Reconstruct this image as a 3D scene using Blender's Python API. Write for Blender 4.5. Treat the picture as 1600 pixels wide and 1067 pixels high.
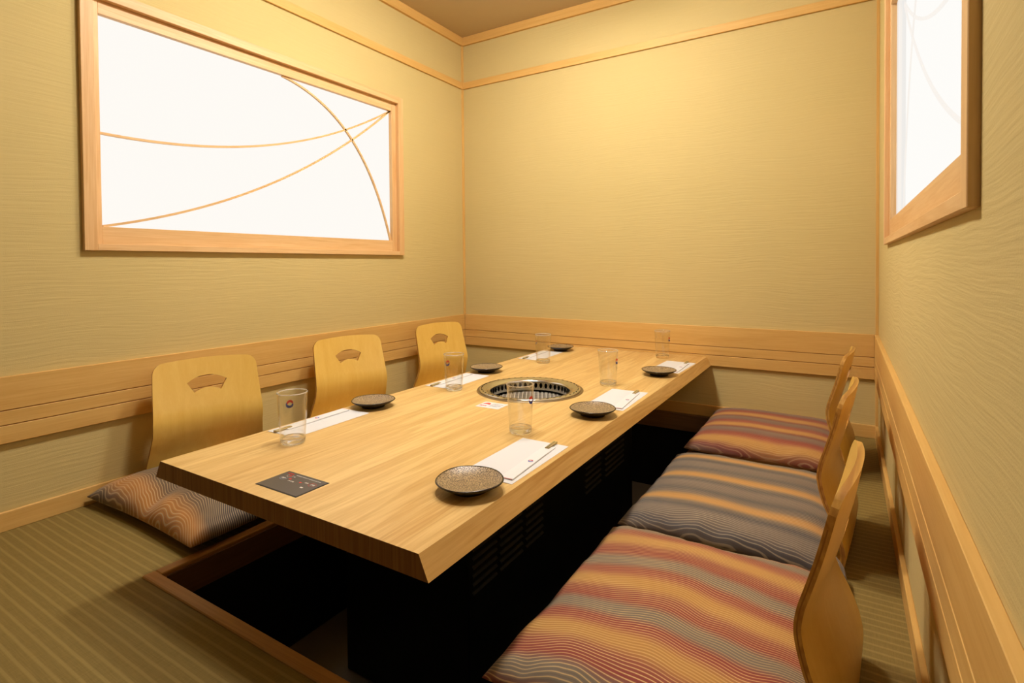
import bpy, bmesh, math, random
from mathutils import Vector, Matrix, noise

for o in list(bpy.data.objects):
    bpy.data.objects.remove(o, do_unlink=True)
SC = bpy.context.scene
COL = SC.collection
R = math.radians

# ------------------------------------------------------------------ camera
F_PX, CY_PX, YAW, PITCH, ROLL = 845.16, 429.46, 0.5518, -0.0182, -0.0082
CAM = Vector((2.2709, -3.05, 0.8297))
fw = Vector((-math.sin(YAW) * math.cos(PITCH), math.cos(YAW) * math.cos(PITCH), math.sin(PITCH)))
r0 = Vector((math.cos(YAW), math.sin(YAW), 0)); u0 = r0.cross(fw)
rt = r0 * math.cos(ROLL) + u0 * math.sin(ROLL); up = u0 * math.cos(ROLL) - r0 * math.sin(ROLL)
cd = bpy.data.cameras.new('camera'); cam = bpy.data.objects.new('camera', cd); COL.objects.link(cam)
cd.sensor_fit = 'HORIZONTAL'; cd.sensor_width = 36.0; cd.lens = 36.0 * F_PX / 1600.0
cd.shift_x = 0.0; cd.shift_y = -(533.5 - CY_PX) / 1600.0; cd.clip_start = 0.01
M3 = Matrix((rt, up, -fw)).transposed()
cam.matrix_world = Matrix.Translation(CAM) @ M3.to_4x4()
SC.camera = cam

# ------------------------------------------------------------------ world / exposure
w = bpy.data.worlds.new('world'); SC.world = w; w.use_nodes = True
w.node_tree.nodes['Background'].inputs[0].default_value = (1.0, 0.86, 0.66, 1)
w.node_tree.nodes['Background'].inputs[1].default_value = 0.035
vs = SC.view_settings
vs.view_transform = 'Standard'; vs.look = 'None'; vs.exposure = 0.16; vs.gamma = 1.0; vs.use_curve_mapping = False
LAMP_COLOR = (1.0, 0.945, 0.86)
LAMP_SPOTS = [(1.19, -1.08), (1.19, -1.75)]      # x, y
LAMP_GLOW = 105.0
PANE_GLOW = 0.89

# ------------------------------------------------------------------ helpers
def link(o, parent=None):
    COL.objects.link(o)
    if parent: o.parent = parent
    return o
def tag(o, label=None, cat=None, group=None, kind=None):
    if label: o['label'] = label
    if cat: o['category'] = cat
    if group: o['group'] = group
    if kind: o['kind'] = kind
    return o
def empty(name, loc=(0, 0, 0), rz=0.0, parent=None):
    o = bpy.data.objects.new(name, None); o.empty_display_size = 0.05
    o.location = loc; o.rotation_euler = (0, 0, rz)
    return link(o, parent)
def mesh_obj(name, verts, faces, mats, parent=None, smooth=False, midx=None):
    me = bpy.data.meshes.new(name); me.from_pydata([tuple(v) for v in verts], [], faces); me.update()
    if not isinstance(mats, (list, tuple)): mats = [mats]
    for m in mats: me.materials.append(m)
    if midx: me.polygons.foreach_set('material_index', midx)
    if smooth: me.polygons.foreach_set('use_smooth', [True] * len(me.polygons))
    return link(bpy.data.objects.new(name, me), parent)
def bm_obj(name, bm, mats, parent=None, smooth=False):
    bmesh.ops.recalc_face_normals(bm, faces=bm.faces)
    me = bpy.data.meshes.new(name); bm.to_mesh(me); bm.free()
    if not isinstance(mats, (list, tuple)): mats = [mats]
    for m in mats: me.materials.append(m)
    if smooth: me.polygons.foreach_set('use_smooth', [True] * len(me.polygons))
    return link(bpy.data.objects.new(name, me), parent)
def bm_box(bm, lo, hi, bev=0.0):
    c = [(a + b) / 2 for a, b in zip(lo, hi)]; s = [abs(b - a) for a, b in zip(lo, hi)]
    g = bmesh.ops.create_cube(bm, size=1.0, matrix=Matrix.Translation(c) @ Matrix.Diagonal((*s, 1)))
    if bev > 0:
        es = set()
        for v in g['verts']: es.update(v.link_edges)
        bmesh.ops.bevel(bm, geom=list(es), offset=bev, segments=1, affect='EDGES')
def box(name, lo, hi, mat, parent=None, bev=0.0):
    bm = bmesh.new(); bm_box(bm, lo, hi, bev); return bm_obj(name, bm, mat, parent)
def boxes(name, lst, mat, parent=None, bev=0.0):
    bm = bmesh.new()
    for lo, hi in lst: bm_box(bm, lo, hi, bev)
    return bm_obj(name, bm, mat, parent)
def prism(name, poly, axis, a, b, mat, parent=None, bev=0.0):
    """poly: 2D points in the plane across `axis`, extruded from a to b"""
    def P(p, t): return {'x': (t, p[0], p[1]), 'y': (p[0], t, p[1]), 'z': (p[0], p[1], t)}[axis]
    bm = bmesh.new(); n = len(poly)
    A = [bm.verts.new(P(p, a)) for p in poly]; B = [bm.verts.new(P(p, b)) for p in poly]
    bm.faces.new(A); bm.faces.new(B)
    for i in range(n): bm.faces.new((A[i], A[(i + 1) % n], B[(i + 1) % n], B[i]))
    if bev: bmesh.ops.bevel(bm, geom=list(bm.edges), offset=bev, segments=2, affect='EDGES')
    return bm_obj(name, bm, mat, parent)
def lathe(name, prof, n, mat, parent=None, smooth=True, closed=False, wob=None):
    vs_, fs = [], []
    m = len(prof)
    for i in range(n):
        a = 2 * math.pi * i / n
        for (r, z) in prof:
            k = wob(a) if wob else 1.0
            vs_.append((r * k * math.cos(a), r * k * math.sin(a), z))
    for i in range(n):
        j = (i + 1) % n
        for k in range(m if closed else m - 1):
            k2 = (k + 1) % m
            fs.append((i * m + k, j * m + k, j * m + k2, i * m + k2))
    bm = bmesh.new(); bv = [bm.verts.new(v) for v in vs_]
    for f in fs:
        try: bm.faces.new([bv[q] for q in f])
        except ValueError: pass
    bmesh.ops.remove_doubles(bm, verts=bm.verts, dist=1e-6)
    return bm_obj(name, bm, mat, parent, smooth)
def tube(name, pts, rx, rz, nrm, mat, parent=None):
    """strip of rectangular section along pts; nrm = surface normal"""
    vs_, fs = [], []; nrm = Vector(nrm)
    for i, p in enumerate(pts):
        p = Vector(p); q = Vector(pts[min(i + 1, len(pts) - 1)]); q0 = Vector(pts[max(i - 1, 0)])
        t = (q - q0).normalized(); s = t.cross(nrm).normalized()
        for a, b in ((-1, 0), (1, 0), (1, 1), (-1, 1)):
            vs_.append(p + s * a * rx + nrm * b * rz)
    for i in range(len(pts) - 1):
        for k in range(4):
            k2 = (k + 1) % 4; fs.append((i * 4 + k, i * 4 + k2, i * 4 + 4 + k2, i * 4 + 4 + k))
    fs.append((0, 1, 2, 3)); e = (len(pts) - 1) * 4; fs.append((e + 3, e + 2, e + 1, e))
    return mesh_obj(name, vs_, fs, mat, parent)
def apply_boolean(o, cutter):
    m = o.modifiers.new('cut', 'BOOLEAN'); m.object = cutter; m.operation = 'DIFFERENCE'; m.solver = 'EXACT'
    dg = bpy.context.evaluated_depsgraph_get(); dg.update()
    me = bpy.data.meshes.new_from_object(o.evaluated_get(dg))
    o.modifiers.clear(); o.data = me
def copy_tree(o, parent=None):
    c = o.copy(); COL.objects.link(c)
    if parent: c.parent = parent
    for ch in list(o.children): copy_tree(ch, c)
    return c

# ------------------------------------------------------------------ materials
def mat_new(name):
    m = bpy.data.materials.new(name); m.use_nodes = True
    nt = m.node_tree; b = nt.nodes['Principled BSDF']
    return m, nt, b
def N(nt, t, **kw):
    n = nt.nodes.new(t)
    for k, v in kw.items(): setattr(n, k, v)
    return n
def ramp(nt, stops, interp='LINEAR'):
    n = N(nt, 'ShaderNodeValToRGB'); cr = n.color_ramp; cr.interpolation = interp
    while len(cr.elements) < len(stops): cr.elements.new(0.5)
    for e, (p, c) in zip(cr.elements, stops):
        e.position = p; e.color = (*c, 1) if len(c) == 3 else c
    return n
def math_(nt, op, a, b=None, c=None):
    n = N(nt, 'ShaderNodeMath', operation=op)
    for i, v in enumerate((a, b, c)):
        if v is None: continue
        if isinstance(v, (int, float)): n.inputs[i].default_value = v
        else: nt.links.new(v, n.inputs[i])
    return n.outputs[0]
def noise_(nt, vec, scale, detail=3, rough=0.5, dist=0.0):
    n = N(nt, 'ShaderNodeTexNoise'); n.inputs['Scale'].default_value = scale
    n.inputs['Detail'].default_value = detail; n.inputs['Roughness'].default_value = rough
    n.inputs['Distortion'].default_value = dist
    nt.links.new(vec, n.inputs['Vector']); return n.outputs['Fac']
def mapping(nt, vec, scale=(1, 1, 1), loc=(0, 0, 0)):
    n = N(nt, 'ShaderNodeMapping'); n.inputs['Scale'].default_value = scale; n.inputs['Location'].default_value = loc
    nt.links.new(vec, n.inputs['Vector']); return n.outputs[0]
def mixc(nt, fac, a, b, mode='MIX'):
    n = N(nt, 'ShaderNodeMix', data_type='RGBA', blend_type=mode)
    for s, v in ((0, fac), (6, a), (7, b)):
        if isinstance(v, (int, float)): n.inputs[s].default_value = v
        elif isinstance(v, tuple): n.inputs[s].default_value = (*v, 1) if len(v) == 3 else v
        else: nt.links.new(v, n.inputs[s])
    return n.outputs[2]
def objco(nt): return N(nt, 'ShaderNodeTexCoord').outputs['Object']
def rand_vec(nt, vec, amt=30.0):
    oi = N(nt, 'ShaderNodeObjectInfo'); v = N(nt, 'ShaderNodeVectorMath', operation='SCALE')
    v.inputs[0].default_value = (1.0, 1.7, 2.3)
    nt.links.new(math_(nt, 'MULTIPLY', oi.outputs['Random'], amt), v.inputs['Scale'])
    a = N(nt, 'ShaderNodeVectorMath', operation='ADD'); nt.links.new(vec, a.inputs[0]); nt.links.new(v.outputs[0], a.inputs[1])
    return a.outputs[0], oi.outputs['Random']
def bump(nt, b, h, strength, dist):
    n = N(nt, 'ShaderNodeBump'); n.inputs['Strength'].default_value = strength; n.inputs['Distance'].default_value = dist
    nt.links.new(h, n.inputs['Height']); nt.links.new(n.outputs[0], b.inputs['Normal'])

def plain(name, col, rough=0.5, metal=0.0, spec=0.5, coat=0.0):
    m, nt, b = mat_new(name)
    b.inputs['Base Color'].default_value = (*col, 1); b.inputs['Roughness'].default_value = rough
    b.inputs['Metallic'].default_value = metal; b.inputs['Specular IOR Level'].default_value = spec
    b.inputs['Coat Weight'].default_value = coat
    return m
def wood(name, light, dark, axis='y', rough=0.42, grain=1.0, var=0.12, spec=0.4, width=22.0, pore=1.0):
    m, nt, b = mat_new(name)
    co, rnd = rand_vec(nt, objco(nt))
    k = {'x': 0, 'y': 1, 'z': 2}[axis]
    sc = [width] * 3; sc[k] = 0.9
    sp = [width * 9] * 3; sp[k] = 7.0
    low = noise_(nt, mapping(nt, co, tuple(sc)), 1.0, 4, 0.55, 0.6)
    ringv = math_(nt, 'SINE', math_(nt, 'MULTIPLY', low, 42.0))
    ringv = math_(nt, 'MULTIPLY_ADD', ringv, 0.5, 0.5)
    fine = noise_(nt, mapping(nt, co, tuple(sp)), 1.0, 3, 0.6)
    f = math_(nt, 'ADD', math_(nt, 'MULTIPLY', low, 0.75), math_(nt, 'MULTIPLY', ringv, 0.16 * grain))
    f = math_(nt, 'ADD', f, math_(nt, 'MULTIPLY', math_(nt, 'SUBTRACT', fine, 0.5), 0.55 * pore))
    f = math_(nt, 'ADD', f, math_(nt, 'MULTIPLY', math_(nt, 'SUBTRACT', rnd, 0.5), var * 2))
    rp = ramp(nt, [(0.18, light), (0.78, dark)]); nt.links.new(f, rp.inputs[0])
    nt.links.new(rp.outputs[0], b.inputs['Base Color'])
    b.inputs['Roughness'].default_value = rough; b.inputs['Specular IOR Level'].default_value = spec
    bump(nt, b, fine, 0.12, 0.0008)
    return m

def wall_mat(name, along):
    m, nt, b = mat_new(name); co = objco(nt)
    warp = N(nt, 'ShaderNodeTexNoise'); warp.inputs['Scale'].default_value = 2.6; warp.inputs['Detail'].default_value = 1.5
    nt.links.new(co, warp.inputs['Vector'])
    wv = N(nt, 'ShaderNodeVectorMath', operation='SCALE'); nt.links.new(warp.outputs['Color'], wv.inputs[0]); wv.inputs['Scale'].default_value = 0.05
    ad = N(nt, 'ShaderNodeVectorMath', operation='ADD'); nt.links.new(co, ad.inputs[0]); nt.links.new(wv.outputs[0], ad.inputs[1])
    s = (5.0, 5.0, 120.0)
    rip = noise_(nt, mapping(nt, ad.outputs[0], s), 1.0, 2.5, 0.55)
    fine = noise_(nt, co, 420.0, 2, 0.6)
    h = math_(nt, 'ADD', rip, math_(nt, 'MULTIPLY', fine, 0.22))
    tone = noise_(nt, co, 1.3, 2)
    rp = ramp(nt, [(0.3, (0.60, 0.475, 0.205)), (0.7, (0.63, 0.495, 0.22))]); nt.links.new(tone, rp.inputs[0])
    c2 = mixc(nt, math_(nt, 'MULTIPLY', math_(nt, 'SUBTRACT', rip, 0.3), 0.25), rp.outputs[0], (0.54, 0.405, 0.165))
    nt.links.new(c2, b.inputs['Base Color']); b.inputs['Roughness'].default_value = 0.92
    b.inputs['Specular IOR Level'].default_value = 0.15
    bump(nt, b, h, 0.5, 0.0022)
    return m

def tatami_mat(name):
    m, nt, b = mat_new(name); co = objco(nt)
    sx = N(nt, 'ShaderNodeSeparateXYZ'); nt.links.new(co, sx.inputs[0])
    yv = math_(nt, 'ADD', sx.outputs[1], math_(nt, 'MULTIPLY', noise_(nt, co, 5.0, 1), 0.003))
    fr = math_(nt, 'FRACT', math_(nt, 'MULTIPLY', yv, 1 / 0.0247))
    st = ramp(nt, [(0.0, (1, 1, 1)), (0.14, (0.95, 0.95, 0.95)), (0.24, (0, 0, 0)), (0.86, (0, 0, 0)), (1.0, (1, 1, 1))]); nt.links.new(fr, st.inputs[0])
    reed = noise_(nt, mapping(nt, co, (16, 420, 1)), 1.0, 3, 0.6)
    reed2 = noise_(nt, mapping(nt, co, (420, 30, 1)), 1.0, 2, 0.6)
    base = ramp(nt, [(0.25, (0.165, 0.108, 0.026)), (0.75, (0.275, 0.19, 0.055))])
    nt.links.new(math_(nt, 'ADD', math_(nt, 'MULTIPLY', reed, 0.55), math_(nt, 'MULTIPLY', reed2, 0.45)), base.inputs[0])
    c = mixc(nt, math_(nt, 'MULTIPLY', st.outputs[0], 0.50), base.outputs[0], (0.37, 0.27, 0.085))
    blot = noise_(nt, co, 3.5, 3)
    c = mixc(nt, math_(nt, 'MULTIPLY', blot, 0.22), c, (0.20, 0.15, 0.045))
    nt.links.new(c, b.inputs['Base Color']); b.inputs['Roughness'].default_value = 0.62
    b.inputs['Specular IOR Level'].default_value = 0.25
    bump(nt, b, math_(nt, 'ADD', reed2, math_(nt, 'MULTIPLY', st.outputs[0], 0.5)), 0.35, 0.0012)
    return m

def fabric(name, stops, period, phase, line_col, freq, wave, band_wave, line_amt=0.7, tilt=0.0):
    """flowing woven stripes: colour bands + fine wavy light threads running along local x"""
    m, nt, b = mat_new(name); co = objco(nt)
    sx = N(nt, 'ShaderNodeSeparateXYZ'); nt.links.new(co, sx.inputs[0])
    lo = noise_(nt, mapping(nt, co, (5.2, 2.8, 0.2), (phase * 7, 3.1, 0)), 1.0, 0.5, 0.4)
    lo2 = noise_(nt, mapping(nt, co, (11.0, 5.5, 0.2), (1.7, phase * 5, 0)), 1.0, 0.5, 0.4)
    y = math_(nt, 'ADD', sx.outputs[1], math_(nt, 'MULTIPLY', sx.outputs[0], tilt))
    yb = math_(nt, 'ADD', y, math_(nt, 'MULTIPLY', math_(nt, 'SUBTRACT', lo, 0.5), band_wave))
    fr = math_(nt, 'FRACT', math_(nt, 'ADD', math_(nt, 'MULTIPLY', yb, 1.0 / period), phase))
    rp = ramp(nt, stops); nt.links.new(fr, rp.inputs[0])
    yl = math_(nt, 'ADD', y, math_(nt, 'MULTIPLY', math_(nt, 'SUBTRACT', lo, 0.5), wave))
    yl = math_(nt, 'ADD', yl, math_(nt, 'MULTIPLY', math_(nt, 'SUBTRACT', lo2, 0.5), wave * 0.2))
    sn = math_(nt, 'SINE', math_(nt, 'MULTIPLY', yl, freq * 2 * math.pi))
    ln = ramp(nt, [(0.80, (0, 0, 0)), (0.95, (1, 1, 1))]); nt.links.new(math_(nt, 'MULTIPLY_ADD', sn, 0.5, 0.5), ln.inputs[0])
    vis = noise_(nt, mapping(nt, co, (3, 14, 1), (phase, 0, 0)), 1.0, 2)
    vis = math_(nt, 'MULTIPLY', math_(nt, 'MULTIPLY', ln.outputs[0], line_amt), math_(nt, 'MULTIPLY_ADD', vis, 1.6, -0.15))
    vis = math_(nt, 'MINIMUM', math_(nt, 'MAXIMUM', vis, 0.0), 1.0)
    c = mixc(nt, vis, rp.outputs[0], line_col)
    dk = ramp(nt, [(0.0, (1, 1, 1)), (0.30, (0, 0, 0))]); nt.links.new(math_(nt, 'MULTIPLY_ADD', sn, 0.5, 0.5), dk.inputs[0])
    c = mixc(nt, math_(nt, 'MULTIPLY', dk.outputs[0], 0.22), c, (0.07, 0.04, 0.035))
    nt.links.new(c, b.inputs['Base Color']); b.inputs['Roughness'].default_value = 0.7
    b.inputs['Sheen Weight'].default_value = 0.15; b.inputs['Specular IOR Level'].default_value = 0.25
    wv = noise_(nt, mapping(nt, co, (900, 900, 900)), 1.0, 1)
    bump(nt, b, math_(nt, 'ADD', wv, math_(nt, 'MULTIPLY', ln.outputs[0], 0.6)), 0.25, 0.0008)
    return m

M = {}
M['wall'] = wall_mat('ribbed_plaster', 'y')
M['ceiling'] = plain('ceiling_paper', (0.56, 0.44, 0.28), 0.95, spec=0.1)
HL, HD = (0.74, 0.47, 0.155), (0.60, 0.32, 0.078)
M['hinoki_y'] = wood('hinoki_along_y', HL, HD, 'y', 0.5, 0.5, 0.05, 0.3)
M['hinoki_x'] = wood('hinoki_along_x', HL, HD, 'x', 0.5, 0.5, 0.05, 0.3)
M['hinoki_z'] = wood('hinoki_along_z', HL, HD, 'z', 0.5, 0.5, 0.05, 0.3)
WL, WD = (0.80, 0.54, 0.27), (0.62, 0.335, 0.12)
M['frame_y'] = wood('frame_wood_y', WL, WD, 'y', 0.45, 0.7, 0.06)
M['frame_z'] = wood('frame_wood_z', WL, WD, 'z', 0.45, 0.7, 0.06)
M['table'] = wood('table_wood', (0.77, 0.53, 0.21), (0.50, 0.255, 0.058), 'y', 0.38, 1.1, 0.12, 0.45, 15.0, 0.8)
M['end'] = wood('shaded_end_grain', (0.34, 0.145, 0.032), (0.19, 0.070, 0.013), 'z', 0.5, 1.6, 0.10, 0.3, 26.0, 0.8)  # darker end grain, with the shade on the near end painted in
M['rim'] = wood('pit_rim_wood', (0.52, 0.27, 0.085), (0.32, 0.145, 0.038), 'x', 0.4, 1.0, 0.06)
M['rim_y'] = wood('pit_rim_wood_y', (0.52, 0.27, 0.085), (0.32, 0.145, 0.038), 'y', 0.4, 1.0, 0.06)
M['apron'] = wood('pit_apron_wood', (0.20, 0.095, 0.04), (0.10, 0.042, 0.016), 'y', 0.4, 0.8, 0.05)
M['apron_x'] = wood('pit_apron_wood_x', (0.27, 0.14, 0.06), (0.14, 0.065, 0.026), 'x', 0.4, 0.8, 0.05)
M['ply'] = wood('lacquered_ply', (0.85, 0.56, 0.135), (0.75, 0.43, 0.07), 'z', 0.32, 0.25, 0.06, 0.5, 30.0, 0.5)
M['tatami'] = tatami_mat('woven_tatami')
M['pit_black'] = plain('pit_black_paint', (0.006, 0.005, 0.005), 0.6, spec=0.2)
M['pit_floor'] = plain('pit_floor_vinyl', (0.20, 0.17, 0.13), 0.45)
M['black_metal'] = plain('black_enamel', (0.004, 0.004, 0.004), 0.45, spec=0.3)
M['louver'] = plain('black_louver', (0.010, 0.009, 0.008), 0.6, spec=0.15)
M['seam'] = plain('bare_edge', (0.16, 0.15, 0.14), 0.35, 0.6)
M['paper'] = plain('white_paper', (0.70, 0.69, 0.70), 0.8, spec=0.2)
M['sleeve'] = plain('sleeve_paper', (0.74, 0.73, 0.735), 0.7, spec=0.25)
M['chop'] = plain('gold_chopstick', (0.42, 0.32, 0.13), 0.4)
M['red'] = plain('red_print', (0.72, 0.045, 0.03), 0.5)
M['blue'] = plain('blue_print', (0.03, 0.06, 0.40), 0.5)
M['grey_print'] = plain('grey_print', (0.28, 0.25, 0.24), 0.6)
M['white_print'] = plain('white_print', (0.75, 0.73, 0.70), 0.5)
M['panel'] = plain('smoked_panel', (0.07, 0.058, 0.048), 0.28, spec=0.5)  # dark panel, base colour lifted to include the reflection on it
M['panel_rim'] = plain('panel_edge', (0.02, 0.016, 0.014), 0.4)
M['bronze'] = plain('bronze_flange', (0.36, 0.28, 0.18), 0.35, 1.0)
M['drum'] = plain('grill_black', (0.008, 0.007, 0.006), 0.9, spec=0.05)
M['mesh'] = plain('grate_wire', (0.55, 0.50, 0.43), 0.5, 0.0)

def steel(name):
    m, nt, b = mat_new(name); co = objco(nt)
    b.inputs['Base Color'].default_value = (0.72, 0.71, 0.68, 1); b.inputs['Metallic'].default_value = 1.0
    n = noise_(nt, mapping(nt, co, (60, 60, 60)), 1.0, 3)
    rp = ramp(nt, [(0.3, (0.13,) * 3), (0.7, (0.20,) * 3)]); nt.links.new(n, rp.inputs[0]); nt.links.new(rp.outputs[0], b.inputs['Roughness'])
    return m
M['steel'] = steel('brushed_steel')

def plate_face(name):
    m, nt, b = mat_new(name); co = objco(nt)
    v = N(nt, 'ShaderNodeTexVoronoi'); v.inputs['Scale'].default_value = 330.0; nt.links.new(co, v.inputs['Vector'])
    n = noise_(nt, co, 300.0, 3, 0.7)
    f = math_(nt, 'ADD', math_(nt, 'MULTIPLY', v.outputs['Distance'], 0.6), math_(nt, 'MULTIPLY', n, 0.6))
    rp = ramp(nt, [(0.34, (0.030, 0.015, 0.008)), (0.53, (0.16, 0.10, 0.050)), (0.72, (0.46, 0.33, 0.18))]); nt.links.new(f, rp.inputs[0])
    nt.links.new(rp.outputs[0], b.inputs['Base Color']); b.inputs['Roughness'].default_value = 0.3
    bump(nt, b, f, 0.5, 0.0012)
    return m
M['glaze'] = plate_face('speckled_glaze')
M['dark_glaze'] = plain('dark_glaze', (0.018, 0.012, 0.012), 0.18, spec=0.6)

def glass_mats():
    m, nt, b = mat_new('tumbler_wall'); out = nt.nodes['Material Output']; nt.nodes.remove(b)
    t = N(nt, 'ShaderNodeBsdfTransparent'); t.inputs[0].default_value = (0.985, 0.985, 0.98, 1)
    g = N(nt, 'ShaderNodeBsdfGlossy'); g.inputs['Roughness'].default_value = 0.03; g.inputs['Color'].default_value = (0.95, 0.95, 0.95, 1)
    lw = N(nt, 'ShaderNodeLayerWeight'); lw.inputs['Blend'].default_value = 0.5
    fz = math_(nt, 'MULTIPLY_ADD', math_(nt, 'POWER', lw.outputs['Facing'], 2.6), 0.62, 0.035)
    mx = N(nt, 'ShaderNodeMixShader'); nt.links.new(fz, mx.inputs[0])
    nt.links.new(t.outputs[0], mx.inputs[1]); nt.links.new(g.outputs[0], mx.inputs[2]); nt.links.new(mx.outputs[0], out.inputs[0])
    m2, nt2, b2 = mat_new('tumbler_base')
    b2.inputs['Transmission Weight'].default_value = 1.0; b2.inputs['Roughness'].default_value = 0.02; b2.inputs['IOR'].default_value = 1.45
    b2.inputs['Base Color'].default_value = (0.98, 0.985, 0.97, 1)
    g3 = N(nt2, 'ShaderNodeBsdfTransparent'); mx3 = N(nt2, 'ShaderNodeMixShader'); mx3.inputs[0].default_value = 0.25
    nt2.links.new(b2.outputs[0], mx3.inputs[1]); nt2.links.new(g3.outputs[0], mx3.inputs[2])
    nt2.links.new(mx3.outputs[0], nt2.nodes['Material Output'].inputs[0])
    m3, nt3, b3 = mat_new('tumbler_lip')
    b3.inputs['Transmission Weight'].default_value = 0.75; b3.inputs['Roughness'].default_value = 0.08; b3.inputs['Base Color'].default_value = (0.97, 0.95, 0.92, 1)
    return m, m2, m3
M['glass'], M['glass_base'], M['glass_lip'] = glass_mats()

def emit(name, col, s, clear=0.0):
    m, nt, b = mat_new(name); out = nt.nodes['Material Output']; nt.nodes.remove(b)
    e = N(nt, 'ShaderNodeEmission'); e.inputs[0].default_value = (*col, 1); e.inputs[1].default_value = s
    if clear:
        t = N(nt, 'ShaderNodeBsdfTransparent'); mx = N(nt, 'ShaderNodeMixShader'); mx.inputs[0].default_value = 1 - clear
        nt.links.new(t.outputs[0], mx.inputs[1]); nt.links.new(e.outputs[0], mx.inputs[2]); nt.links.new(mx.outputs[0], out.inputs[0])
    else: nt.links.new(e.outputs[0], out.inputs[0])
    return m
M['pane'] = emit('lit_shoji_pane', (1.0, 0.965, 0.91), PANE_GLOW)
M['frost'] = emit('frosted_pane', (1.0, 0.985, 0.95), PANE_GLOW, 0.40)
M['lens'] = emit('lamp_lens', LAMP_COLOR, LAMP_GLOW)
M['white_metal'] = plain('white_enamel', (0.8, 0.79, 0.76), 0.4)

# cushion fabrics: bands from far side to near side
RED, GOLD, GREY, MAUVE = (0.27, 0.042, 0.028), (0.50, 0.25, 0.06), (0.20, 0.158, 0.115), (0.19, 0.10, 0.08)
M['fab_red'] = fabric('red_gold_weave', [(0.0, RED), (0.16, (0.30, 0.075, 0.04)), (0.30, GOLD), (0.42, GOLD), (0.55, (0.32, 0.07, 0.04)), (0.64, RED), (0.76, GREY), (0.88, GREY), (1.0, RED)],
                       0.205, 0.37, (0.68, 0.46, 0.20), 135.0, 0.12, 0.08, 1.05, 0.03)
M['fab_grey'] = fabric('grey_gold_weave', [(0.0, (0.085, 0.075, 0.075)), (0.12, (0.165, 0.125, 0.095)), (0.30, (0.19, 0.145, 0.11)), (0.42, (0.075, 0.068, 0.07)), (0.52, (0.18, 0.13, 0.09)), (0.62, (0.54, 0.27, 0.065)), (0.72, (0.50, 0.25, 0.06)), (0.84, (0.18, 0.13, 0.09)), (1.0, (0.085, 0.075, 0.075))],
                        0.20, 0.62, (0.46, 0.37, 0.25), 135.0, 0.07, 0.035, 0.75, 0.03)
M['fab_red2'] = fabric('red_grey_weave', [(0.0, RED), (0.14, MAUVE), (0.32, (0.20, 0.145, 0.105)), (0.46, (0.21, 0.05, 0.035)), (0.60, GOLD), (0.74, GOLD), (0.88, (0.32, 0.075, 0.04)), (1.0, RED)],
                        0.19, 0.15, (0.48, 0.32, 0.17), 135.0, 0.06, 0.03, 0.6, 0.03)
M['fab_wave'] = fabric('wavy_grey_orange_weave', [(0.0, (0.085, 0.065, 0.055)), (0.30, (0.075, 0.062, 0.055)), (0.45, (0.15, 0.095, 0.055)), (0.56, (0.50, 0.22, 0.05)), (0.66, (0.46, 0.20, 0.048)), (0.78, (0.15, 0.095, 0.055)), (1.0, (0.085, 0.065, 0.055))],
                        0.34, 0.46, (0.56, 0.41, 0.23), 130.0, 0.17, 0.05, 1.1, 0.10)

# ------------------------------------------------------------------ room shell
W = 2.4055; Y0 = -3.3; H = 2.402
WY0, WY1, WZ0, WZ1 = -2.225, -0.62, 0.893, 1.827      # window frame, outer
OY0, OY1, OZ0, OZ1 = WY0 + .02, WY1 - .02, WZ0 + .015, WZ1 - .02   # hole in the wall
def wall_side(name, xa, xb):
    o = boxes(name, [((xa, Y0, -0.5), (xb, 0.0, OZ0)), ((xa, Y0, OZ1), (xb, 0.0, H + .02)),
                     ((xa, Y0, OZ0), (xb, OY0, OZ1)), ((xa, OY1, OZ0), (xb, 0.0, OZ1))], M['wall'])
    return tag(o, kind='structure')
wall_side('wall_left', -0.10, 0.0); wall_side('wall_right', W, W + 0.10)
tag(box('wall_back', (-0.10, 0.0, -0.5), (W + 0.10, 0.10, H + .02), M['wall']), kind='structure')
tag(box('ceiling', (-0.10, Y0, H), (W + 0.10, 0.10, H + 0.05), M['ceiling']), kind='structure')

# floor: sub floor, tatami mats, sunken pit
PX0, PX1, PY0 = 0.667, 1.715, -2.352                  # pit rim, outer
RIM = 0.034; ZP = -0.435
fl = boxes('floor', [((0, Y0, -0.06), (PX0, 0, -0.014)), ((PX1, Y0, -0.06), (W, 0, -0.014)), ((PX0, Y0, -0.06), (PX1, PY0, -0.014))], M['apron'])
tag(fl, kind='structure')
G = 0.0001
for lo, hi in (((0.0, -1.9 + G, -0.014), (PX0 - G, 0.0, 0.0)), ((0.0, PY0 + G, -0.014), (PX0 - G, -1.9 - G, 0.0)),
               ((PX1 + G, -1.9 + G, -0.014), (W, 0.0, 0.0)), ((PX1 + G, PY0 + G, -0.014), (W, -1.9 - G, 0.0)),
               ((0.0, Y0, -0.014), (0.95 - G, PY0 - G, 0.0)), ((0.95 + G, Y0, -0.014), (W, PY0 - G, 0.0))):
    box('tatami_mat', lo, hi, M['tatami'], fl)
tr = tag(empty('trim_1'), kind='structure')           # wooden rim of the pit
box('rim_board', (PX0, PY0, -0.085), (PX1, PY0 + RIM, 0.004), M['rim'], tr, 0.0025)
box('rim_board', (PX0, PY0 + RIM, -0.085), (PX0 + RIM, -0.012, 0.004), M['rim_y'], tr, 0.0025)
box('rim_board', (PX1 - RIM, PY0 + RIM, -0.085), (PX1, -0.012, 0.004), M['rim_y'], tr, 0.0025)
ix0, ix1, iy0 = PX0 + RIM, PX1 - RIM, PY0 + RIM
box('apron_board', (ix0, iy0 + .012, -0.085), (ix0 + 0.006, -0.03, -0.006), M['apron'], tr, 0.001)
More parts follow.
